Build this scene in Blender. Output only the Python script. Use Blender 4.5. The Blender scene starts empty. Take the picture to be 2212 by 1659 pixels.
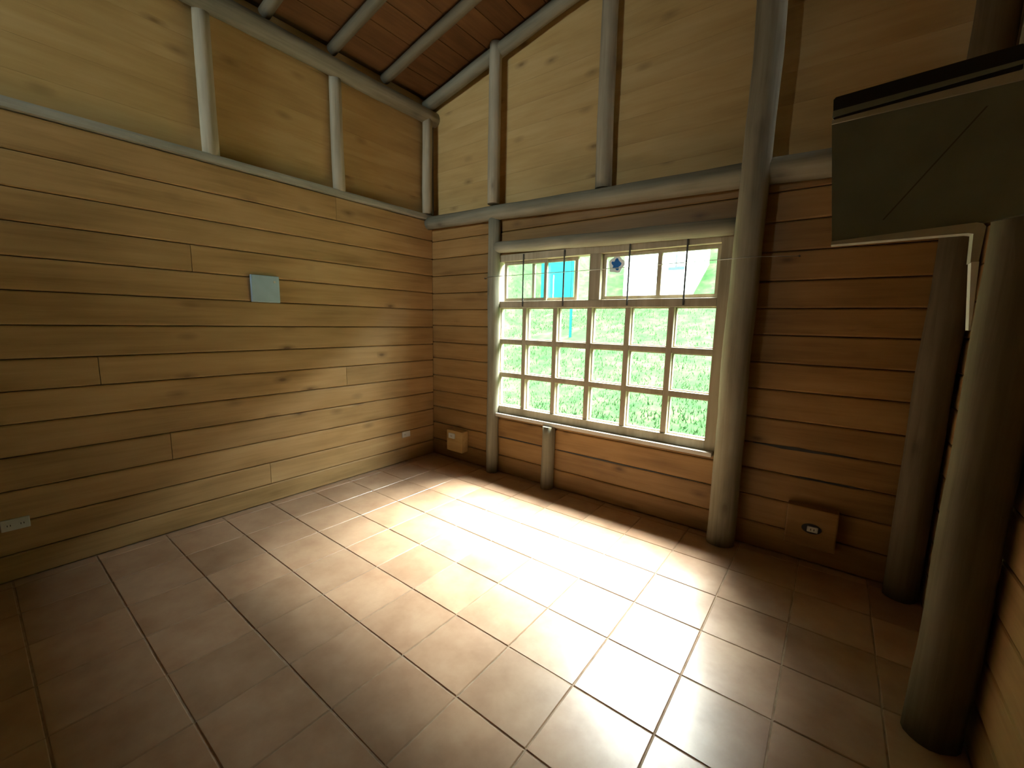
import bpy, math, random
from mathutils import Vector, Matrix
random.seed(7)
scene = bpy.context.scene
C = scene.collection

# ------------------------------------------------------------------ camera
cam_d = bpy.data.cameras.new('camera'); cam = bpy.data.objects.new('camera', cam_d); C.objects.link(cam)
cam_d.sensor_fit = 'HORIZONTAL'; cam_d.sensor_width = 36.0
cam_d.lens = 909.95 / 2212.0 * 36.0
cam_d.clip_start = 0.02
_r = Vector((0.79431238, 0.60718713, 0.0197898)); _u = Vector((-0.10305677, 0.10257099, 0.98937278))
_f = Vector((-0.59870456, 0.78791052, -0.14404815))
cam.matrix_world = Matrix(((_r.x, _u.x, -_f.x, 3.4193), (_r.y, _u.y, -_f.y, -3.0869),
                           (_r.z, _u.z, -_f.z, 1.446), (0, 0, 0, 1)))
scene.camera = cam

# ------------------------------------------------------------------ sky, window portal, exposure
world = bpy.data.worlds.new('overcast_sky'); scene.world = world
world.use_nodes = True
_bg = world.node_tree.nodes['Background']
_bg.inputs['Color'].default_value = (0.90, 0.97, 1.0, 1)
_bg.inputs['Strength'].default_value = 44.0
_pl = bpy.data.lights.new('window_portal', 'AREA'); _pl.shape = 'RECTANGLE'; _pl.size = 1.95; _pl.size_y = 1.42
_pl.cycles.is_portal = True
_po = bpy.data.objects.new('window_portal', _pl); C.objects.link(_po)
_po.location = (1.85, 0.13, 1.31); _po.rotation_euler = (math.radians(-90), 0, 0)
_p2 = bpy.data.lights.new('added_window_portal', 'AREA'); _p2.shape = 'RECTANGLE'; _p2.size = 1.3; _p2.size_y = 0.98  # portal for the clerestory added behind the camera
_p2.cycles.is_portal = True
_q2 = bpy.data.objects.new('added_window_portal', _p2); C.objects.link(_q2)
_q2.location = (0.8, -6.57, 3.09); _q2.rotation_euler = (math.radians(90), 0, 0)
_sl = bpy.data.lights.new('hazy_sun', 'SUN'); _sl.energy = 95.0; _sl.angle = math.radians(38); _sl.color = (1.0, 0.97, 0.92)
_so = bpy.data.objects.new('hazy_sun', _sl); C.objects.link(_so)
_so.location = (1.8, 6.0, 12.0); _so.rotation_euler = (math.radians(-(90 - 58)), 0, 0)
vs = scene.view_settings
vs.view_transform = 'Standard'; vs.look = 'None'; vs.gamma = 1.0; vs.use_curve_mapping = False
vs.exposure = 0.10
scene.cycles.max_bounces = 14; scene.cycles.diffuse_bounces = 8; scene.cycles.transparent_max_bounces = 16

# ------------------------------------------------------------------ helpers
def prop(o, label=None, cat=None, group=None, kind=None):
    if label: o['label'] = label
    if cat: o['category'] = cat
    if group: o['group'] = group
    if kind: o['kind'] = kind
    return o

def link(name, mesh, mat=None, parent=None, loc=(0, 0, 0), rot=(0, 0, 0)):
    o = bpy.data.objects.new(name, mesh); C.objects.link(o)
    o.location = loc; o.rotation_euler = rot
    if mesh is not None and mat is not None and not mesh.materials: mesh.materials.append(mat)
    if parent: o.parent = parent
    return o

def empty(name, loc=(0, 0, 0)):
    o = bpy.data.objects.new(name, None); C.objects.link(o); o.location = loc
    o.empty_display_size = 0.05
    return o

def pydata(name, v, f, smooth=False):
    m = bpy.data.meshes.new(name); m.from_pydata(v, [], f); m.update()
    if smooth:
        for p in m.polygons: p.use_smooth = True
    return m

def box_geo(x0, x1, y0, y1, z0, z1, base=0):
    v = [(x, y, z) for z in (z0, z1) for y in (y0, y1) for x in (x0, x1)]
    f = [(0, 2, 3, 1), (4, 5, 7, 6), (0, 1, 5, 4), (2, 6, 7, 3), (0, 4, 6, 2), (1, 3, 7, 5)]
    return v, [tuple(i + base for i in q) for q in f]

def boxes(name, lst):
    V, F = [], []
    for b in lst:
        v, f = box_geo(*b, base=len(V)); V += v; F += f
    return pydata(name, V, F)

def bev_box(name, sx, sy, sz, c):
    """box centred at origin with chamfered edges"""
    hx, hy, hz = sx / 2, sy / 2, sz / 2
    import bmesh
    bm = bmesh.new()
    v, f = box_geo(-hx, hx, -hy, hy, -hz, hz)
    vv = [bm.verts.new(p) for p in v]
    for q in f: bm.faces.new([vv[i] for i in q])
    bmesh.ops.bevel(bm, geom=bm.edges[:], offset=c, segments=2, profile=0.6, affect='EDGES')
    bm.normal_update()
    m = bpy.data.meshes.new(name); bm.to_mesh(m); bm.free()
    return m

_cache = {}
def plank_mesh(L, h, t, c):
    """board along local X, height Z, front face towards local -Y at y=0, back at y=t; chamfer c on the front long edges"""
    key = (round(L, 4), round(h, 4), round(t, 4), round(c, 4))
    if key in _cache: return _cache[key]
    H = h / 2
    prof = [(-H, t), (-H, c), (-H + c * 0.8, c * 0.25), (-H + c * 1.6, 0), (H - c * 1.6, 0), (H - c * 0.8, c * 0.25), (H, c), (H, t)]
    n = len(prof)
    v = [(-L / 2, y, z) for z, y in prof] + [(L / 2, y, z) for z, y in prof]
    f = [tuple(range(n - 1, -1, -1)), tuple(range(n, 2 * n))]
    f += [(i, (i + 1) % n, n + (i + 1) % n, n + i) for i in range(n)]
    m = pydata('plank', v, [tuple(reversed(q)) for q in f])
    _cache[key] = m
    return m

def prism_y(name, poly, y0, y1):
    """polygon in x,z extruded between y0 and y1"""
    n = len(poly)
    v = [(x, y0, z) for x, z in poly] + [(x, y1, z) for x, z in poly]
    f = [tuple(range(n)), tuple(range(2 * n - 1, n - 1, -1))]
    f += [(i, n + i, n + (i + 1) % n, (i + 1) % n) for i in range(n)]
    return pydata(name, v, f)

def log_obj(name, p0, p1, r0, r1, mat, parent=None, seed=0, wob=0.006, flat=0.0):
    rnd = random.Random(seed * 31 + 5)
    p0, p1 = Vector(p0), Vector(p1); d = p1 - p0; L = d.length
    n, seg = max(4, int(L / 0.11)), 18
    ph = [rnd.uniform(0, 6.28) for _ in range(8)]
    v, f = [], []
    for i in range(n + 1):
        t = i / n; z = t * L
        r = r0 + (r1 - r0) * t
        cx = wob * (math.sin(z * 2.1 + ph[0]) + 0.5 * math.sin(z * 5.3 + ph[1]))
        cy = wob * 0.6 * (math.sin(z * 2.6 + ph[2]) + 0.4 * math.sin(z * 6.1 + ph[3]))
        for k in range(seg):
            a = 2 * math.pi * k / seg
            rr = r * (1 + 0.035 * math.sin(2 * a + ph[4] + z * 0.9) + 0.02 * math.sin(5 * a + ph[5] + z * 2.3)
                      + 0.022 * math.sin(z * 9 + ph[6] + a) + rnd.uniform(-0.012, 0.012))
            v.append((cx + rr * math.cos(a), cy + rr * math.sin(a), z))
    for i in range(n):
        for k in range(seg):
            a, b = i * seg + k, i * seg + (k + 1) % seg
            f.append((a, b, b + seg, a + seg))
    f.append(tuple(range(seg - 1, -1, -1))); f.append(tuple(range(n * seg, (n + 1) * seg)))
    m = pydata(name, v, f)
    for p in m.polygons[:-2]: p.use_smooth = True
    o = link(name, m, mat, parent, p0)
    o.rotation_mode = 'QUATERNION'
    o.rotation_quaternion = d.to_track_quat('Z', 'Y')
    return o

def cyl_mesh(name, r, L, seg=12):
    v = [(r * math.cos(2 * math.pi * k / seg), r * math.sin(2 * math.pi * k / seg), z) for z in (0, L) for k in range(seg)]
    f = [(k, (k + 1) % seg, seg + (k + 1) % seg, seg + k) for k in range(seg)]
    f += [tuple(range(seg - 1, -1, -1)), tuple(range(seg, 2 * seg))]
    return pydata(name, v, f)

# ------------------------------------------------------------------ materials
def nt(name):
    m = bpy.data.materials.new(name); m.use_nodes = True
    t = m.node_tree; b = t.nodes['Principled BSDF']
    return m, t, b

def N(t, kind, **kw):
    n = t.nodes.new(kind)
    for k, v in kw.items(): setattr(n, k, v)
    return n

def ramp(t, stops):
    n = t.nodes.new('ShaderNodeValToRGB'); r = n.color_ramp
    while len(r.elements) < len(stops): r.elements.new(0.5)
    for e, (p, c) in zip(r.elements, stops): e.position = p; e.color = (*c, 1)
    return n

def wood(name, dark, mid, light, axis=0, rough=0.6, spec=0.25, knots=0.6, vary=0.35, grain=26.0, bump=0.25, sat=0.0):
    m, t, b = nt(name); L = t.links.new
    tc = N(t, 'ShaderNodeTexCoord'); oi = N(t, 'ShaderNodeObjectInfo')
    off = N(t, 'ShaderNodeVectorMath', operation='SCALE'); off.inputs[0].default_value = (37.3, 91.7, 53.1); L(oi.outputs['Random'], off.inputs['Scale'])
    co = N(t, 'ShaderNodeVectorMath', operation='ADD'); L(tc.outputs['Object'], co.inputs[0]); L(off.outputs[0], co.inputs[1])
    sc = [grain] * 3; sc[axis] = 1.3
    mp = N(t, 'ShaderNodeVectorMath', operation='MULTIPLY'); mp.inputs[1].default_value = sc; L(co.outputs[0], mp.inputs[0])
    g = N(t, 'ShaderNodeTexNoise'); g.inputs['Scale'].default_value = 1.0; g.inputs['Detail'].default_value = 5; g.inputs['Roughness'].default_value = 0.62
    g.inputs['Distortion'].default_value = 0.5; L(mp.outputs[0], g.inputs['Vector'])
    big = N(t, 'ShaderNodeTexNoise'); big.inputs['Scale'].default_value = 2.1; big.inputs['Detail'].default_value = 3
    s2 = [3.0] * 3; s2[axis] = 0.8
    mp2 = N(t, 'ShaderNodeVectorMath', operation='MULTIPLY'); mp2.inputs[1].default_value = s2; L(co.outputs[0], mp2.inputs[0]); L(mp2.outputs[0], big.inputs['Vector'])
    mx = N(t, 'ShaderNodeMath', operation='MULTIPLY_ADD'); L(big.outputs['Fac'], mx.inputs[0]); mx.inputs[1].default_value = 0.55
    hf = N(t, 'ShaderNodeMath', operation='MULTIPLY'); L(g.outputs['Fac'], hf.inputs[0]); hf.inputs[1].default_value = 0.45; L(hf.outputs[0], mx.inputs[2])
    cr = ramp(t, [(0.30, dark), (0.5, mid), (0.72, light)]); L(mx.outputs[0], cr.inputs['Fac'])
    # knots
    s3 = [7.0] * 3; s3[axis] = 3.2
    mp3 = N(t, 'ShaderNodeVectorMath', operation='MULTIPLY'); mp3.inputs[1].default_value = s3; L(co.outputs[0], mp3.inputs[0])
    vo = N(t, 'ShaderNodeTexVoronoi'); vo.inputs['Scale'].default_value = 1.0; L(mp3.outputs[0], vo.inputs['Vector'])
    wn = N(t, 'ShaderNodeMath', operation='MULTIPLY_ADD'); L(g.outputs['Fac'], wn.inputs[0]); wn.inputs[1].default_value = 0.07; L(vo.outputs['Distance'], wn.inputs[2])
    kr = ramp(t, [(0.085, (1, 1, 1)), (0.16, (0.45, 0.45, 0.45)), (0.30, (0, 0, 0))]); L(wn.outputs[0], kr.inputs['Fac'])
    sep = N(t, 'ShaderNodeSeparateColor'); L(vo.outputs['Color'], sep.inputs[0])
    gt = N(t, 'ShaderNodeMath', operation='GREATER_THAN'); L(sep.outputs[0], gt.inputs[0]); gt.inputs[1].default_value = 0.62
    kf = N(t, 'ShaderNodeMath', operation='MULTIPLY'); L(kr.outputs['Color'], kf.inputs[0]); L(gt.outputs[0], kf.inputs[1])
    kf2 = N(t, 'ShaderNodeMath', operation='MULTIPLY'); L(kf.outputs[0], kf2.inputs[0]); kf2.inputs[1].default_value = knots
    mk = N(t, 'ShaderNodeMix', data_type='RGBA'); L(kf2.outputs[0], mk.inputs['Factor']); L(cr.outputs['Color'], mk.inputs[6])
    mk.inputs[7].default_value = (dark[0] * 0.35, dark[1] * 0.3, dark[2] * 0.3, 1)
    # board to board variation
    hs = N(t, 'ShaderNodeHueSaturation'); L(mk.outputs[2], hs.inputs['Color'])
    mr = N(t, 'ShaderNodeMapRange'); L(oi.outputs['Random'], mr.inputs['Value']); mr.inputs['To Min'].default_value = 1 - vary / 2; mr.inputs['To Max'].default_value = 1 + vary / 2
    L(mr.outputs[0], hs.inputs['Value']); hs.inputs['Saturation'].default_value = 1 + sat
    L(hs.outputs['Color'], b.inputs['Base Color'])
    b.inputs['Roughness'].default_value = rough; b.inputs['Specular IOR Level'].default_value = spec
    bp = N(t, 'ShaderNodeBump'); bp.inputs['Strength'].default_value = bump; bp.inputs['Distance'].default_value = 0.004
    L(g.outputs['Fac'], bp.inputs['Height']); L(bp.outputs[0], b.inputs['Normal'])
    return m

def plain(name, col, rough=0.5, metal=0.0, spec=0.5, noise=0.0, scale=30.0):
    m, t, b = nt(name)
    b.inputs['Roughness'].default_value = rough; b.inputs['Metallic'].default_value = metal; b.inputs['Specular IOR Level'].default_value = spec
    if noise:
        tc = N(t, 'ShaderNodeTexCoord'); n = N(t, 'ShaderNodeTexNoise'); n.inputs['Scale'].default_value = scale; n.inputs['Detail'].default_value = 4
        t.links.new(tc.outputs['Object'], n.inputs['Vector'])
        r = ramp(t, [(0.3, tuple(c * (1 - noise) for c in col)), (0.7, tuple(min(1, c * (1 + noise)) for c in col))])
        t.links.new(n.outputs['Fac'], r.inputs['Fac']); t.links.new(r.outputs['Color'], b.inputs['Base Color'])
    else:
        b.inputs['Base Color'].default_value = (*col, 1)
    return m

M = {}
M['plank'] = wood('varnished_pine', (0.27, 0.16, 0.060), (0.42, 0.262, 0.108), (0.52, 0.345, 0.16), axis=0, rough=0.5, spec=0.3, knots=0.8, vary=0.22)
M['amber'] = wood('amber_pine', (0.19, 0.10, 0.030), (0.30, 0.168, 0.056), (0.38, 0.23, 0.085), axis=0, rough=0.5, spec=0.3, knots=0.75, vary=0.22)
M['panel'] = wood('upper_pine', (0.42, 0.27, 0.10), (0.53, 0.355, 0.14), (0.62, 0.44, 0.20), axis=0, rough=0.6, spec=0.2, knots=0.7, vary=0.08, grain=18.0, bump=0.12)
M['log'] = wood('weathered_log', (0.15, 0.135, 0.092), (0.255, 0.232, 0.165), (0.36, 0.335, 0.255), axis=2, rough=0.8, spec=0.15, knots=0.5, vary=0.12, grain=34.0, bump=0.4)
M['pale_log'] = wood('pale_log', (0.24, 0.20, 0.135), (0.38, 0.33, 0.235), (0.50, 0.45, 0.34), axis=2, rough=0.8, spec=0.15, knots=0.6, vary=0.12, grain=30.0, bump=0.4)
M['shaded_log'] = wood('shaded_log', (0.10, 0.085, 0.055), (0.16, 0.135, 0.09), (0.22, 0.185, 0.125), axis=2, rough=0.8, spec=0.15, knots=0.4, vary=0.1, grain=34.0, bump=0.4)  # darker copy of the log wood, shade put into its colour
M['ceil'] = wood('ceiling_board', (0.11, 0.055, 0.024), (0.17, 0.085, 0.036), (0.23, 0.12, 0.05), axis=1, rough=0.7, spec=0.15, knots=0.3, vary=0.25)
M['frame'] = wood('window_timber', (0.30, 0.25, 0.16), (0.42, 0.36, 0.25), (0.52, 0.46, 0.34), axis=2, rough=0.6, spec=0.25, knots=0.1, vary=0.05)
M['sill'] = wood('sill_timber', (0.50, 0.46, 0.38), (0.60, 0.56, 0.48), (0.7, 0.66, 0.58), axis=0, rough=0.5, spec=0.3, knots=0.1, vary=0.05)
M['backing'] = plain('backing_board', (0.10, 0.06, 0.022), 0.9, noise=0.3, scale=8)
M['grout'] = plain('grout', (0.40, 0.30, 0.21), 0.9, noise=0.3, scale=20)
M['plastic'] = plain('white_plastic', (0.62, 0.62, 0.58), 0.4)
M['hole'] = plain('socket_hole', (0.02, 0.02, 0.02), 0.6)
M['blue'] = plain('blue_grey_cover', (0.38, 0.53, 0.64), 0.35, noise=0.05, scale=12)
M['rod'] = plain('iron_rod', (0.07, 0.065, 0.06), 0.6, metal=0.3)
M['wire'] = plain('steel_wire', (0.45, 0.45, 0.43), 0.35, metal=0.8)
M['slate'] = plain('grey_board', (0.19, 0.22, 0.185), 0.42, noise=0.12, scale=6)
M['diagonal_line'] = plain('panel_line', (0.08, 0.08, 0.06), 0.5)
M['black'] = plain('black_rubber', (0.012, 0.012, 0.012), 0.7)
M['edge'] = plain('pale_edging', (0.42, 0.41, 0.34), 0.5, noise=0.1, scale=14)
M['white_reflection'] = plain('white_reflection', (0.8, 0.8, 0.82), 0.4)
M['teal'] = plain('teal_paint', (0.006, 0.050, 0.050), 0.8, spec=0.0, noise=0.08, scale=3)
M['white'] = plain('white_wall', (0.75, 0.78, 0.76), 0.7, noise=0.05, scale=2)
M['pale_roof'] = plain('pale_roof', (0.05, 0.065, 0.06), 0.8, spec=0.0, noise=0.1, scale=3)
M['pale_blue'] = plain('pale_blue_pane', (0.03, 0.042, 0.045), 0.8, spec=0.0)
M['sticker_white'] = plain('sticker_white', (0.8, 0.85, 0.88), 0.5)
M['sticker_blue'] = plain('sticker_blue', (0.03, 0.16, 0.5), 0.7, spec=0.1)

def tile_mat():
    m, t, b = nt('terracotta_tile'); L = t.links.new
    tc = N(t, 'ShaderNodeTexCoord'); oi = N(t, 'ShaderNodeObjectInfo')
    off = N(t, 'ShaderNodeVectorMath', operation='SCALE'); off.inputs[0].default_value = (31.3, 17.7, 5.1); L(oi.outputs['Random'], off.inputs['Scale'])
    co = N(t, 'ShaderNodeVectorMath', operation='ADD'); L(tc.outputs['Object'], co.inputs[0]); L(off.outputs[0], co.inputs[1])
    n = N(t, 'ShaderNodeTexNoise'); n.inputs['Scale'].default_value = 5.5; n.inputs['Detail'].default_value = 6; n.inputs['Roughness'].default_value = 0.6; L(co.outputs[0], n.inputs['Vector'])
    cr = ramp(t, [(0.28, (0.37, 0.215, 0.13)), (0.5, (0.45, 0.285, 0.18)), (0.72, (0.52, 0.35, 0.23))]); L(n.outputs['Fac'], cr.inputs['Fac'])
    hs = N(t, 'ShaderNodeHueSaturation'); L(cr.outputs['Color'], hs.inputs['Color'])
    mr = N(t, 'ShaderNodeMapRange'); L(oi.outputs['Random'], mr.inputs['Value']); mr.inputs['To Min'].default_value = 0.88; mr.inputs['To Max'].default_value = 1.1
    L(mr.outputs[0], hs.inputs['Value']); L(hs.outputs['Color'], b.inputs['Base Color'])
    n2 = N(t, 'ShaderNodeTexNoise'); n2.inputs['Scale'].default_value = 3.0; n2.inputs['Detail'].default_value = 4; L(co.outputs[0], n2.inputs['Vector'])
    rr = N(t, 'ShaderNodeMapRange'); L(n2.outputs['Fac'], rr.inputs['Value']); rr.inputs['To Min'].default_value = 0.284; rr.inputs['To Max'].default_value = 0.36
    L(rr.outputs[0], b.inputs['Roughness']); b.inputs['Specular IOR Level'].default_value = 0.8
    return m
M['tile'] = tile_mat()

def glass_mat():
    m = bpy.data.materials.new('thin_glass'); m.use_nodes = True; t = m.node_tree
    t.nodes.remove(t.nodes['Principled BSDF']); out = t.nodes['Material Output']
    tr = N(t, 'ShaderNodeBsdfTransparent'); tr.inputs['Color'].default_value = (0.93, 0.97, 0.95, 1)
    gl = N(t, 'ShaderNodeBsdfGlossy'); gl.inputs['Roughness'].default_value = 0.02
    mx = N(t, 'ShaderNodeMixShader'); mx.inputs[0].default_value = 0.05
    t.links.new(tr.outputs[0], mx.inputs[1]); t.links.new(gl.outputs[0], mx.inputs[2]); t.links.new(mx.outputs[0], out.inputs[0])
    return m
M['glass'] = glass_mat()

def grass_mat(name, c0, c1, c2, sc):
    m, t, b = nt(name); L = t.links.new
    tc = N(t, 'ShaderNodeTexCoord'); n = N(t, 'ShaderNodeTexNoise'); n.inputs['Scale'].default_value = sc; n.inputs['Detail'].default_value = 8; n.inputs['Roughness'].default_value = 0.7
    L(tc.outputs['Object'], n.inputs['Vector'])
    cr = ramp(t, [(0.3, c0), (0.52, c1), (0.75, c2)]); L(n.outputs['Fac'], cr.inputs['Fac']); L(cr.outputs['Color'], b.inputs['Base Color'])
    b.inputs['Roughness'].default_value = 0.9; b.inputs['Specular IOR Level'].default_value = 0.0
    return m
M['lawn'] = grass_mat('lawn', (0.010, 0.028, 0.010), (0.021, 0.040, 0.016), (0.05, 0.06, 0.030), 2.2)
M['hill'] = grass_mat('wooded_hill', (0.0016, 0.0105, 0.0052), (0.0035, 0.0145, 0.008), (0.008, 0.019, 0.0125), 0.9)
M['blade'] = grass_mat('grass_blades', (0.010, 0.031, 0.010), (0.018, 0.042, 0.014), (0.032, 0.05, 0.022), 2.0)

# ------------------------------------------------------------------ setting: floor
X1, Y1 = 3.93, -6.4           # right wall face, rear wall face
RZ = lambda x: 3.62 + 0.2 * x  # underside of the ceiling boards
floor = prop(link('floor', boxes('floor', [(-0.1, X1 + 0.1, Y1 - 0.1, 0.1, -0.12, -0.0035)]), M['grout']), kind='structure')
YP = -4.5                     # added partition behind the camera, shapes light on the upper walls
T, G, GX = 0.33, 0.0055, 0.0042
def tile(x0, x1, y0, y1, rnd):
    key = ('tile', round(x1 - x0, 4), round(y1 - y0, 4))
    if key not in _cache:
        hx, hy, c = (x1 - x0) / 2, (y1 - y0) / 2, 0.003
        v = [(-hx, -hy, -0.012), (hx, -hy, -0.012), (hx, hy, -0.012), (-hx, hy, -0.012),
             (-hx, -hy, -c), (hx, -hy, -c), (hx, hy, -c), (-hx, hy, -c),
             (-hx + c, -hy + c, 0), (hx - c, -hy + c, 0), (hx - c, hy - c, 0), (-hx + c, hy - c, 0)]
        f = [(8, 9, 10, 11)] + [(i, (i + 1) % 4, 4 + (i + 1) % 4, 4 + i) for i in range(4)] + [(4 + i, 4 + (i + 1) % 4, 8 + (i + 1) % 4, 8 + i) for i in range(4)]
        _cache[key] = pydata('tile', v, f)
    o = link('tile', _cache[key], M['tile'], floor, ((x0 + x1) / 2, (y0 + y1) / 2, rnd.uniform(-0.0007, 0.0007)))
    o.rotation_euler = (rnd.uniform(-0.0035, 0.0035), rnd.uniform(-0.0035, 0.0035), rnd.choice((0, 0)))
_rt = random.Random(3)
for i in range(-6, 10):
    for j in range(-10, 7):
        x0, x1 = 1.40 + i * T + GX / 2, 1.40 + (i + 1) * T - GX / 2
        y0, y1 = -1.3916 + j * T + G / 2, -1.3916 + (j + 1) * T - G / 2
        x0, x1, y0, y1 = max(x0, 0.0), min(x1, X1), max(y0, YP), min(y1, 0.0)
        if x1 - x0 > 0.03 and y1 - y0 > 0.03: tile(x0, x1, y0, y1, _rt)

# ------------------------------------------------------------------ setting: walls
JZ = [0.0, 0.148, 0.319, 0.498, 0.682, 0.858, 1.033, 1.203, 1.382, 1.563, 1.737, 1.913, 2.082, 2.265, 2.455]
GAP = 0.005
wall_left = prop(link('wall_left', boxes('wall_left', [(-0.20, -0.105, Y1 - 0.1, 0.12, -0.1, 3.66), (-0.105, -0.032, Y1 - 0.1, 0.0, 0.0, 2.45)]), M['backing']), kind='structure')
def left_plank(y0, y1, z0, z1, x=0.0, t=0.03, c=0.006, gap=GAP, mat='plank', parent=None, hgap=0.0015):
    L = (y1 - y0) - 2 * hgap; h = (z1 - z0) - gap
    # local X -> world +Y ; local -Y (front) -> world +X
    return link('plank', plank_mesh(L, h, t, c), M[mat], parent or wall_left, (x, (y0 + y1) / 2, (z0 + z1) / 2), (0, 0, math.radians(90)))
splits = {13: [-1.06, -3.3], 12: [-2.9], 10: [-2.1], 8: [-3.1], 6: [-2.6], 5: [-1.02, -3.4], 3: [-2.3], 1: [-1.7]}
for k in range(14):
    ys = [Y1] + sorted(splits.get(k, [])) + [0.0]
    for a, b in zip(ys[:-1], ys[1:]): left_plank(a, b, JZ[k], JZ[k + 1])
zz = 2.50
while zz < 3.6:
    left_plank(Y1, 0.06, zz, min(zz + 0.178, 3.62), x=-0.075, t=0.025, c=0.0006, gap=0.0005, mat='panel'); zz += 0.178

WX0, WX1, WZ0, WZ1 = 0.84, 2.85, 0.595, 2.05   # rough window opening
wall_back = prop(link('wall_back', boxes('wall_back', [(-0.2, X1 + 0.2, 0.031, 0.10, -0.1, WZ0), (-0.2, WX0, 0.031, 0.10, WZ0, WZ1),
      (WX1, X1 + 0.2, 0.031, 0.10, WZ0, WZ1), (-0.2, X1 + 0.2, 0.031, 0.10, WZ1, 2.40), (-0.2, X1 + 0.2, 0.076, 0.12, 2.40, 3.64)]), M['backing']), kind='structure')
gable = prism_y('gable_backing', [(-0.2, 3.60), (X1 + 0.2, 3.60), (X1 + 0.2, RZ(X1 + 0.2) + 0.015), (-0.2, RZ(-0.2) + 0.015)], 0.076, 0.12)
link('gable_backing', gable, M['backing'], wall_back)
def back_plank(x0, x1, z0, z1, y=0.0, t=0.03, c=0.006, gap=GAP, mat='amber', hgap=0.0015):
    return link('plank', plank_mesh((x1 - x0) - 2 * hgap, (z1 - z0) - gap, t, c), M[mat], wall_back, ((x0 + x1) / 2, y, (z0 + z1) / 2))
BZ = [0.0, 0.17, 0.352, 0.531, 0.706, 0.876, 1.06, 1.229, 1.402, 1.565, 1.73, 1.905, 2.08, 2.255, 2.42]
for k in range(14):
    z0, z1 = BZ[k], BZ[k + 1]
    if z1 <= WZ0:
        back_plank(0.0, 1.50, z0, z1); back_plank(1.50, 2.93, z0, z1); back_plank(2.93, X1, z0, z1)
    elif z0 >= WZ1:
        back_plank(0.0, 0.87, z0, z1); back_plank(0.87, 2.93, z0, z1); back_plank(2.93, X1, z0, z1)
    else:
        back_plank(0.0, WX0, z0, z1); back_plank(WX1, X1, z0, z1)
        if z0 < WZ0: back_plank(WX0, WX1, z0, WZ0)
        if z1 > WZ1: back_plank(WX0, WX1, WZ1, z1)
def crack(pts, zt, parent):
    poly = [(x, z + t_) for x, z, t_ in pts] + [(x, z - t_) for x, z, t_ in reversed(pts)]
    link('crack', prism_y('crack', poly, -0.0015, 0.004), M['hole'], parent)
crack([(3.06, 0.703, 0.001), (3.14, 0.704, 0.004), (3.22, 0.702, 0.009), (3.30, 0.706, 0.011), (3.38, 0.703, 0.007), (3.48, 0.706, 0.006), (3.60, 0.703, 0.001)], 0, wall_back)
crack([(3.28, 0.531, 0.001), (3.36, 0.532, 0.005), (3.46, 0.530, 0.004), (3.56, 0.532, 0.005), (3.64, 0.531, 0.001)], 0, wall_back)
crack([(1.585, 0.352, 0.002), (1.8, 0.353, 0.006), (2.1, 0.351, 0.005), (2.4, 0.353, 0.004), (2.8, 0.352, 0.001)], 0, wall_back)
crack([(0.94, 0.352, 0.004), (1.2, 0.353, 0.004), (1.42, 0.352, 0.002)], 0, wall_back)
zz = 2.40
while zz < 4.38:
    z1 = zz + 0.178
    inv = lambda z: (z - 3.63) / 0.2
    if z1 <= 3.63: back_plank(-0.03, X1, zz, z1, y=0.05, t=0.025, c=0.0006, gap=0.0005, mat='panel')
    else:
        a, bq = max(0.0, inv(zz)), max(0.0, inv(z1))
        poly = [(a - 0.03 if a == 0 else a, zz + 0.0002), (X1, zz + 0.0002), (X1, min(z1, RZ(X1)) - 0.0002)]
        if bq < X1: poly.append((bq, z1 - 0.0002))
        if a == 0 and bq > 0: poly.append((-0.03, 3.624))
        o = link('plank', prism_y('plank', poly, 0.05, 0.075), M['panel'], wall_back)
    zz = z1

wall_right = prop(link('wall_right', boxes('wall_right', [(X1 + 0.031, X1 + 0.2, Y1 - 0.1, 0.031, -0.1, 4.39)]), M['backing']), kind='structure')
for k in range(24):
    z0, z1 = 0.1765 * k, 0.1765 * (k + 1)
    link('plank', plank_mesh(-Y1, z1 - z0 - GAP, 0.03, 0.006), M['plank'], wall_right, (X1, Y1 / 2, (z0 + z1) / 2), (0, 0, math.radians(-90)))
# behind the camera: added partition, open above its low left part to an added clerestory lighting the upper walls
added_partition = prop(link('added_partition', boxes('added_partition', [(-0.04, 1.25, YP - 0.10, YP, 0.0, 2.46), (1.25, X1 + 0.04, YP - 0.10, YP, 0.0, 3.90)]), M['backing']), kind='structure')
KX0, KX1, KZ0, KZ1 = 0.15, 1.45, 2.60, 3.58
wall_gable = prop(link('wall_gable', boxes('wall_gable', [(-0.2, X1 + 0.2, Y1 - 0.15, Y1, -0.1, KZ0), (-0.2, KX0, Y1 - 0.15, Y1, KZ0, KZ1),
      (KX1, X1 + 0.2, Y1 - 0.15, Y1, KZ0, KZ1), (-0.2, X1 + 0.2, Y1 - 0.15, Y1, KZ1, 3.60)]), M['panel']), kind='structure')
link('gable_top', prism_y('gable_top', [(-0.2, 3.60), (X1 + 0.2, 3.60), (X1 + 0.2, RZ(X1 + 0.2) + 0.015), (-0.2, RZ(-0.2) + 0.015)], Y1 - 0.15, Y1), M['panel'], wall_gable)

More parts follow.
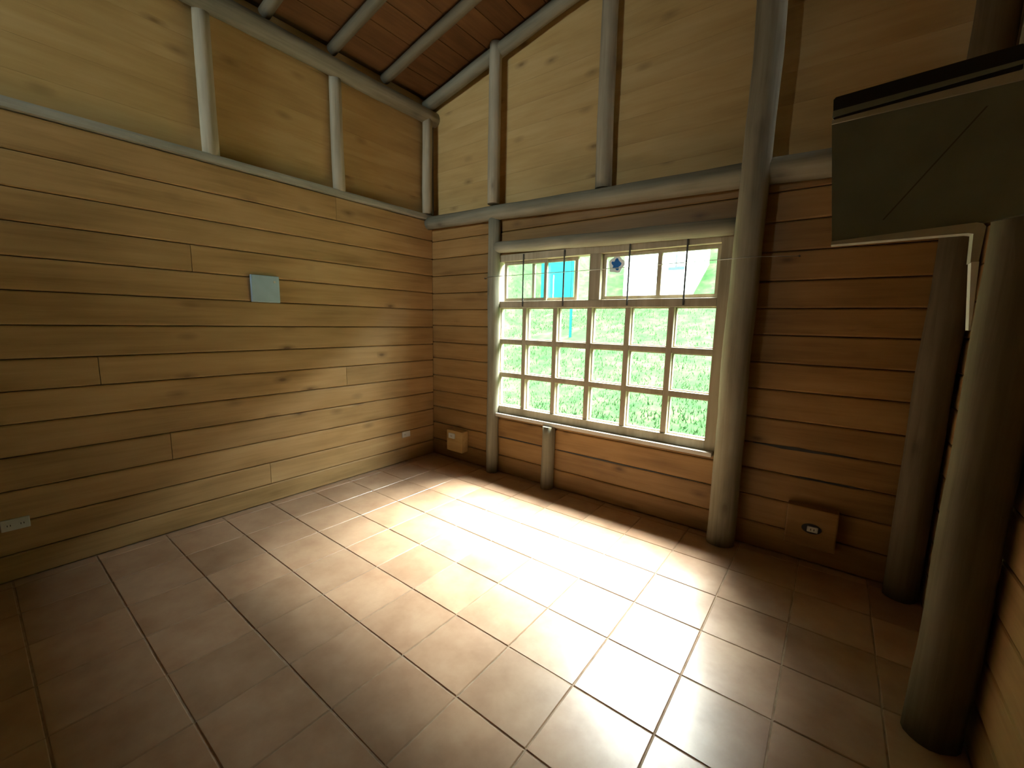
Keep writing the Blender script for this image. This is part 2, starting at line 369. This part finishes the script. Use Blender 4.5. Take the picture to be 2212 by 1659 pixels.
# ------------------------------------------------------------------ setting: ceiling and roof
OV = 1.18
ceiling = prop(link('ceiling', prism_y('ceiling', [(-0.7, RZ(-0.7) + 0.02), (4.6, RZ(4.6) + 0.02), (4.6, RZ(4.6) + 0.10), (-0.7, RZ(-0.7) + 0.10)], Y1 - 0.4, OV), M['backing']), kind='structure')
slope = math.atan(0.2)
for k in range(20):
    x0, x1 = -0.02 + k * 0.2, -0.02 + k * 0.2 + 0.194
    v = [(x0, Y1, RZ(x0)), (x1, Y1, RZ(x1)), (x1, 0.05, RZ(x1)), (x0, 0.05, RZ(x0))]
    vv = v + [(a, b, c + 0.019) for a, b, c in v]
    link('board', pydata('board', vv, [(3, 2, 1, 0), (4, 5, 6, 7), (0, 1, 5, 4), (1, 2, 6, 5), (2, 3, 7, 6), (3, 0, 4, 7)]), M['ceil'], ceiling)
for k in range(12):
    y = -0.53 - 0.5 * k
    log_obj('rafter', (-0.03, y, RZ(-0.03) - 0.035), (X1, y, RZ(X1) - 0.035), 0.041, 0.041, M['shaded_log'], ceiling, seed=40 + k, wob=0.003)

# ------------------------------------------------------------------ setting: window
window = empty('window_1', (0, 0, 0)); prop(window, kind='structure')
def wbox(name, x0, x1, y0, y1, z0, z1, mat='frame', parent=None):
    m = bev_box(name, x1 - x0, y1 - y0, z1 - z0, min(0.004, (x1 - x0) * 0.2, (z1 - z0) * 0.2, (y1 - y0) * 0.2))
    return link(name, m, M[mat], parent or window, ((x0 + x1) / 2, (y0 + y1) / 2, (z0 + z1) / 2))
FY0, FY1 = -0.008, 0.085
wbox('frame_stile', WX0, 0.902, FY0, FY1, WZ0, WZ1)
wbox('frame_stile', 2.768, WX1, FY0, FY1, WZ0, WZ1)
wbox('frame_rail', 0.902, 2.768, FY0, FY1, WZ0, 0.662)
wbox('frame_rail', 0.902, 2.768, FY0, FY1, 1.99, WZ1)
wbox('transom_rail', 0.902, 2.768, FY0, FY1, 1.578, 1.638)
wbox('frame_post', 1.822, 1.918, FY0, FY1, 1.638, 1.99)
cx = [0.874 + 0.3204 * i for i in range(7)]
for i in range(1, 6):
    wbox('mullion', cx[i] - 0.021, cx[i] + 0.021, 0.0, 0.07, 0.662, 1.578)
rows = [0.662, 0.962, 1.274, 1.578]
for i in range(6):
    xa = 0.902 if i == 0 else cx[i] + 0.021; xb = 2.768 if i == 5 else cx[i + 1] - 0.021
    for z in (0.962, 1.274): wbox('glazing_bar', xa, xb, 0.002, 0.07, z - 0.021, z + 0.021)
    for j in range(3):
        za = rows[j] + (0.021 if j else 0); zb = rows[j + 1] - (0.021 if j < 2 else 0)
        p = wbox('glazing_bead', xa, xb, 0.046, 0.056, za, zb)
        # bead is a thin square ring
        b = 0.008
        p.data = boxes('glazing_bead', [(xa, xa + b, 0.034, 0.062, za, zb), (xb - b, xb, 0.034, 0.062, za, zb), (xa + b, xb - b, 0.034, 0.062, za, za + b), (xa + b, xb - b, 0.034, 0.062, zb - b, zb)])
        p.data.materials.append(M['frame']); p.location = (0, 0, 0)
        link('pane', boxes('pane', [(xa + b, xb - b, 0.048, 0.051, za + b, zb - b)]), M['glass'], window)
def sash(x0, x1, y0, y1, z0, z1, s, mids=()):
    sh = link('sash', boxes('sash', [(x0, x0 + s, y0, y1, z0, z1), (x1 - s, x1, y0, y1, z0, z1), (x0 + s, x1 - s, y0, y1, z0, z0 + s), (x0 + s, x1 - s, y0, y1, z1 - s, z1)]), M['frame'], window)
    edges = [x0 + s] + [q for m_ in mids for q in (m_ - s * 0.6, m_ + s * 0.6)] + [x1 - s]
    for m_ in mids: link('sash_bar', boxes('sash_bar', [(m_ - s * 0.6, m_ + s * 0.6, y0, y1, z0 + s, z1 - s)]), M['frame'], sh)
    ym = (y0 + y1) / 2
    for a, b in zip(edges[0::2], edges[1::2]):
        link('pane', boxes('pane', [(a, b, ym - 0.0015, ym + 0.0015, z0 + s, z1 - s)]), M['glass'], sh)
sash(0.945, 1.405, 0.024, 0.046, 1.640, 1.988, 0.026)
sash(1.235, 1.690, 0.050, 0.072, 1.640, 1.988, 0.026)
sash(1.92, 2.766, 0.036, 0.060, 1.640, 1.988, 0.026, mids=(2.36,))
for x in (1.173, 1.584, 2.139, 2.546):
    link('bar', cyl_mesh('bar', 0.0065, 0.45, 10), M['rod'], window, (x + 0.012, -0.016, 1.590))
wbox('window_sill', 0.84, 2.83, -0.055, 0.0, 0.563, 0.594, mat='sill')

added_win = empty('added_window', (0, 0, 0)); prop(added_win, kind='structure')  # unseen clerestory, added to light the upper walls
for a, b_ in ((KX0, KX0 + 0.05), (KX1 - 0.05, KX1)): wbox('frame_stile', a, b_, Y1 - 0.12, Y1 - 0.03, KZ0, KZ1, parent=added_win)
for a, b_ in ((KZ0, KZ0 + 0.05), (KZ1 - 0.05, KZ1)): wbox('frame_rail', KX0 + 0.05, KX1 - 0.05, Y1 - 0.12, Y1 - 0.03, a, b_, parent=added_win)
for k in range(4):
    w4 = (KX1 - KX0 - 0.1) / 4; a = KX0 + 0.05 + k * w4
    link('pane', boxes('pane', [(a + 0.01, a + w4 - 0.01, Y1 - 0.078, Y1 - 0.074, KZ0 + 0.05, KZ1 - 0.05)]), M['glass'], added_win)
    if k: wbox('mullion', a - 0.01, a + 0.01, Y1 - 0.10, Y1 - 0.05, KZ0 + 0.05, KZ1 - 0.05, parent=added_win)

# ------------------------------------------------------------------ log posts and beams
def post(x, y, z0, z1, r, label, seed, mat='log', wob=0.004):
    return prop(log_obj('log_post', (x, y, z0), (x, y, z1), r * 1.02, r * 0.97, M[mat], None, seed, wob), label, 'post')
post(-0.022, -1.93, 2.508, 3.40, 0.047, 'grey log post on left wall ledge, nearest to the camera', 1, mat='pale_log')
post(-0.022, -1.01, 2.508, 3.40, 0.047, 'grey log post on left wall ledge, between the nearest post and the corner', 2, mat='pale_log')
post(0.005, -0.065, 2.517, 3.40, 0.05, 'short grey log post standing in the left corner above the ledge', 3, mat='pale_log')
post(0.872, -0.035, 0.0, 2.375, 0.056, 'slim grey log post against the left jamb of the window', 4)
post(0.872, -0.055, 2.49, 3.79, 0.054, 'upper log post rising above the left side of the window to the roof', 5, mat='pale_log')
post(1.905, -0.02, 2.46, 3.93, 0.058, 'upper log post rising above the middle of the window', 6, mat='pale_log')
post(2.936, -0.086, 0.0, 4.07, 0.081, 'thick full-height log post right of the window', 7)
post(1.512, -0.04, 0.0, 0.562, 0.055, 'short stub log post under the window sill', 8)
post(3.846, -0.084, 0.0, 4.22, 0.074, 'shade-toned log post in the right corner of the window wall', 9, mat='shaded_log')
post(3.843, -1.10, 0.0, 4.30, 0.077, 'shade-toned log post against the right wall, nearest to the camera', 10, mat='shaded_log')
def beam(p0, p1, r0, r1, label, seed, mat='log', wob=0.005):
    return prop(log_obj('log_beam', p0, p1, r0, r1, M[mat], None, seed, wob), label, 'beam')
beam((0.005, 0.05, 3.44), (0.005, Y1, 3.44), 0.070, 0.070, 'round log plate running along the top of the left wall', 21)
beam((-0.05, -0.025, RZ(-0.05) - 0.06), (X1, -0.025, RZ(X1) - 0.06), 0.054, 0.054, 'sloping log beam under the roof on the window wall', 22)
beam((0.0, -0.045, 2.432), (X1, -0.045, 2.345), 0.062, 0.078, 'long horizontal log beam across the window wall above the window', 23, wob=0.004)
beam((0.90, -0.03, 2.115), (2.87, -0.03, 2.075), 0.050, 0.052, 'shorter log header lying right on top of the window frame', 24, wob=0.003)
led = link('ledge_rail', bev_box('ledge_rail', -Y1, 0.10, 0.058, 0.018), M['sill'], None, (-0.028, Y1 / 2, 2.486), (0, 0, math.radians(90)))
led.data.materials.clear(); led.data.materials.append(wood('ledge_timber', (0.24, 0.23, 0.18), (0.36, 0.35, 0.29), (0.46, 0.45, 0.38), axis=0, rough=0.7, knots=0.2, vary=0.05))
prop(led, 'thin pale grey rail capping the lower planks of the left wall', 'rail')

# ------------------------------------------------------------------ wall fittings
cover = empty('junction_cover', (0.0, -1.66, 1.657)); prop(cover, 'square pale blue cover plate on the left wall', 'cover plate')
link('plate', bev_box('plate', 0.026, 0.196, 0.196, 0.006), M['blue'], cover, (0.014, 0, 0))
link('screw', cyl_mesh('screw', 0.009, 0.004, 12), M['plastic'], cover, (0.026, 0.062, 0.055), (0, math.radians(90), 0))

def outlet(loc, label, w, h, rz, slots):
    e = empty('wall_outlet', loc); e.rotation_euler = (0, 0, rz); prop(e, label, 'outlet')
    link('face_plate', bev_box('face_plate', w, 0.014, h, 0.004), M['plastic'], e, (0, -0.007, 0))
    for sx in slots:
        so = link('socket', cyl_mesh('socket', 0.015, 0.003, 16), M['plastic'], e, (sx, -0.013, 0), (math.radians(90), 0, 0))
        link('slot', boxes('slot', [(-0.007, -0.004, -0.005, 0.005, 0.002, 0.0036), (0.004, 0.007, -0.005, 0.005, 0.002, 0.0036)]), M['hole'], so)
    return e
outlet((0.0, -3.0, 0.318), 'white double outlet low on the left wall at the picture edge', 0.105, 0.062, math.radians(90), (-0.024, 0.024))
outlet((0.0, -0.383, 0.288), 'small white outlet low on the left wall near the corner', 0.10, 0.06, math.radians(90), (-0.02,))

def socket_block(x0, x1, z0, z1, d, sx, sz, sw, sh, label, ring, mat):
    e = empty('socket_block', ((x0 + x1) / 2, 0, z0)); prop(e, label, 'socket box')
    w, h = x1 - x0, z1 - z0
    link('wood_block', bev_box('wood_block', w, d, h, 0.008), M[mat], e, (0, -d / 2, h / 2))
    if ring:
        link('recess', cyl_mesh('recess', 0.05, 0.004, 20), M['hole'], e, (sx, -d + 0.001, sz), (math.radians(90), 0, 0)).scale = (1.0, 0.62, 1)
    f = link('socket_face', bev_box('socket_face', sw, 0.016, sh, 0.006), M['plastic'], e, (sx + (0.005 if ring else 0), -d - 0.006, sz))
    link('slot', boxes('slot', [(-0.010, -0.006, -0.0085, -0.0075, -0.006, 0.006), (0.006, 0.010, -0.0085, -0.0075, -0.006, 0.006)]), M['hole'], f)
socket_block(3.29, 3.545, 0.125, 0.375, 0.075, 0.005, 0.125, 0.055, 0.035, 'wooden socket block with a dark round recess right of the window', True, 'amber')
socket_block(0.30, 0.52, 0.115, 0.335, 0.09, -0.03, 0.165, 0.085, 0.055, 'small wooden socket block with a white socket in the left corner', False, 'panel')

# curtain wire across the window
wv = empty('curtain_wire', (0.84, -0.10, 1.853)); prop(wv, 'thin steel curtain wire stretched across the window', 'wire')
def tube(pts, r, seg=6):
    V, F = [], []
    for i, p in enumerate(pts):
        d = (Vector(pts[min(i + 1, len(pts) - 1)]) - Vector(pts[max(i - 1, 0)])).normalized()
        a = d.orthogonal().normalized(); b = d.cross(a)
        for k in range(seg):
            q = Vector(p) + r * (math.cos(6.2832 * k / seg) * a + math.sin(6.2832 * k / seg) * b); V.append(tuple(q))
    for i in range(len(pts) - 1):
        for k in range(seg):
            F.append((i * seg + k, i * seg + (k + 1) % seg, (i + 1) * seg + (k + 1) % seg, (i + 1) * seg + k))
    return pydata('tube', V, F, True)
link('wire', tube([(-0.10, 0.09, 0.0), (-0.03, 0.03, 0.0), (0.02, 0.0, 0.0), (1.0, -0.04, -0.004), (2.02, -0.079, 0.004), (2.16, -0.082, 0.006), (2.28, 0.01, 0.012), (2.36, 0.096, 0.018)], 0.0024), M['wire'], wv)
link('eye_screw', cyl_mesh('eye_screw', 0.005, 0.02, 8), M['rod'], wv, (2.36, 0.10, 0.018), (math.radians(90), 0, 0))
link('eye_screw', cyl_mesh('eye_screw', 0.005, 0.02, 8), M['rod'], wv, (-0.10, 0.10, 0.0), (math.radians(90), 0, 0))

# sticker on the upper pane
st = empty('pane_sticker', (2.02, 0.044, 1.90)); prop(st, 'blue and white sticker on an upper window pane', 'sticker')
_rs = random.Random(11)
def blob(r0, r1, n, sx=1.0, sz=1.0):
    pts = []
    for k in range(n):
        a = 2 * math.pi * k / n; r = r0 + (r1 - r0) * (0.5 + 0.5 * math.sin(3 * a + 1) * math.cos(2 * a)) + _rs.uniform(-0.004, 0.004)
        pts.append((r * math.cos(a) * sx, r * math.sin(a) * sz))
    return pts
link('backing_sheet', prism_y('backing_sheet', blob(0.05, 0.075, 26), -0.0008, 0.0), M['sticker_white'], st)
link('print', prism_y('print', blob(0.022, 0.055, 26, 0.9, 1.0), -0.0016, -0.0009), M['sticker_blue'], st)

# grey panel jutting from the right wall, in front of the nearest post
pn = empty('side_panel', (3.62, -1.22, 1.75)); prop(pn, 'dark grey panel with pale edging jutting from the right wall', 'panel')
PX, PY, PZ = 3.62, -1.22, 1.75
def pp(poly): return [(x - PX, z - PZ) for x, z in poly]
link('board', prism_y('board', pp([(3.375, 1.745), (3.735, 1.768), (3.88, 1.79), (3.88, 2.158), (3.335, 2.132)]), 0.0, 0.035), M['slate'], pn)
link('top_edging', prism_y('top_edging', pp([(3.335, 2.128), (3.88, 2.142), (3.88, 2.172), (3.335, 2.140)]), -0.008, 0.04), M['edge'], pn)
link('gasket', prism_y('gasket', pp([(3.337, 2.146), (3.341, 2.141), (3.75, 2.163), (3.754, 2.17), (3.752, 2.228), (3.745, 2.234), (3.338, 2.212), (3.332, 2.205)]), -0.004, 0.036), M['black'], pn)
link('gasket_lip', prism_y('gasket_lip', pp([(3.335, 2.148), (3.752, 2.180), (3.752, 2.19), (3.335, 2.168)]), -0.010, 0.0), M['slate'], pn)
link('bottom_edging', prism_y('bottom_edging', pp([(3.374, 1.733), (3.70, 1.737), (3.712, 1.734), (3.716, 1.65), (3.733, 1.65), (3.736, 1.752), (3.728, 1.762), (3.715, 1.766), (3.374, 1.744)]), -0.008, 0.04), M['edge'], pn)
link('reflection_strip', prism_y('reflection_strip', pp([(3.717, 1.652), (3.734, 1.652), (3.741, 1.45), (3.736, 1.45)]), -0.010, 0.03), M['white_reflection'], pn)  # pale tapered reflection on the post, built as a white strip
link('diagonal_line', prism_y('diagonal_line', pp([(3.50, 1.80), (3.505, 1.80), (3.70, 2.09), (3.695, 2.09)]), -0.0008, 0.001), M['diagonal_line'], pn)  # thin darker diagonal line across the board

# ------------------------------------------------------------------ outdoors
def gz(x, y):
    pts = [(-1, -0.35), (1.5, -0.32), (4, 0.15), (7, 1.0), (11, 2.35), (16, 5.6), (32, 21.5), (46, 31.0)]
    ex = 1.2 * max(0.0, -x - 5.0) * min(1.0, max(0.0, (y - 2) / 7))  # left flank raised to block sky light from the right wall
    for (a, za), (b, zb) in zip(pts[:-1], pts[1:]):
        if y <= b:
            t = (y - a) / (b - a); return ex + za + (zb - za) * t + 0.12 * math.sin(x * 0.7) * math.sin(y * 0.6) * min(1, max(0, y / 6))
    return pts[-1][1] + ex
xs = [-75 + i * 2.0 for i in range(76)]; ys = [0.12] + [0.5 + 0.75 * i for i in range(19)]
V = [(x, y, gz(x, y)) for y in ys for x in xs]; n = len(xs)
F = [(j * n + i, j * n + i + 1, (j + 1) * n + i + 1, (j + 1) * n + i) for j in range(len(ys) - 1) for i in range(n - 1)]
prop(link('lawn', pydata('lawn', V, F, True), M['lawn']), 'sunlit green lawn rising up a hillside outside the window', 'lawn', kind='structure')
ys = [ys[-1] + 0.8 * i for i in range(42)]
V = [(x, y, gz(x, y)) for y in ys for x in xs]
F = [(j * n + i, j * n + i + 1, (j + 1) * n + i + 1, (j + 1) * n + i) for j in range(len(ys) - 1) for i in range(n - 1)]
prop(link('hillside', pydata('hillside', V, F, True), M['hill']), 'dark wooded hillside rising behind the lawn', 'hill', kind='structure')
_rg = random.Random(5); V, F = [], []
for k in range(16000):
    y = 1.2 + 9.0 * _rg.random() ** 1.4; x = 1.9 - y * 0.55 + _rg.uniform(-1.0, 1.0) * (1.6 + y * 0.55)
    if abs(x + 2.5) < 0.9 and abs(y - 7.0) < 0.5: continue
    z = gz(x, y) - 0.01; h = _rg.uniform(0.03, 0.10); a = _rg.uniform(0, 6.28); w = 0.010
    dx, dy = w * math.cos(a), w * math.sin(a); lx, ly = _rg.uniform(-.05, .05), _rg.uniform(-.05, .05)
    b0 = len(V); V += [(x - dx, y - dy, z), (x + dx, y + dy, z), (x + lx, y + ly, z + h)]; F.append((b0, b0 + 1, b0 + 2))
prop(link('grass_blades', pydata('grass_blades', V, F), M['blade']), 'long green grass blades growing on the lawn outside', 'grass', kind='stuff')

sg = empty('sign_board', (-2.30, 7.0, gz(-2.3, 7.0))); prop(sg, 'teal board on a pole on the lawn outside the window', 'sign')
zb = gz(-2.3, 7.0)
link('pole', cyl_mesh('pole', 0.035, 3.6 - zb + 0.1, 12), M['teal'], sg, (0, 0, -0.1))
link('board', bev_box('board', 0.95, 0.04, 1.50, 0.01), M['teal'], sg, (-0.49, -0.03, 2.78 - zb))
link('stripe', boxes('stripe', [(-0.56, -0.54, -0.056, -0.05, 2.15 - zb, 2.75 - zb)]), M['white'], sg)

sh = empty('garden_shed', (-1.45, 12.0, gz(-1.45, 12.0) - 0.2)); prop(sh, 'low white shed on the slope outside the window', 'shed')
link('walls', boxes('walls', [(-1.15, 1.15, -0.9, 0.9, -0.9, 1.45)]), M['white'], sh)
link('roof', prism_y('roof', [(-1.35, 1.45), (1.35, 1.45), (1.35, 1.52), (0.0, 1.95), (-1.35, 1.52)], -1.1, 1.1), M['pale_roof'], sh)
link('shed_window', boxes('shed_window', [(0.35, 0.85, -0.93, -0.9, 0.5, 1.0)]), M['pale_blue'], sh)
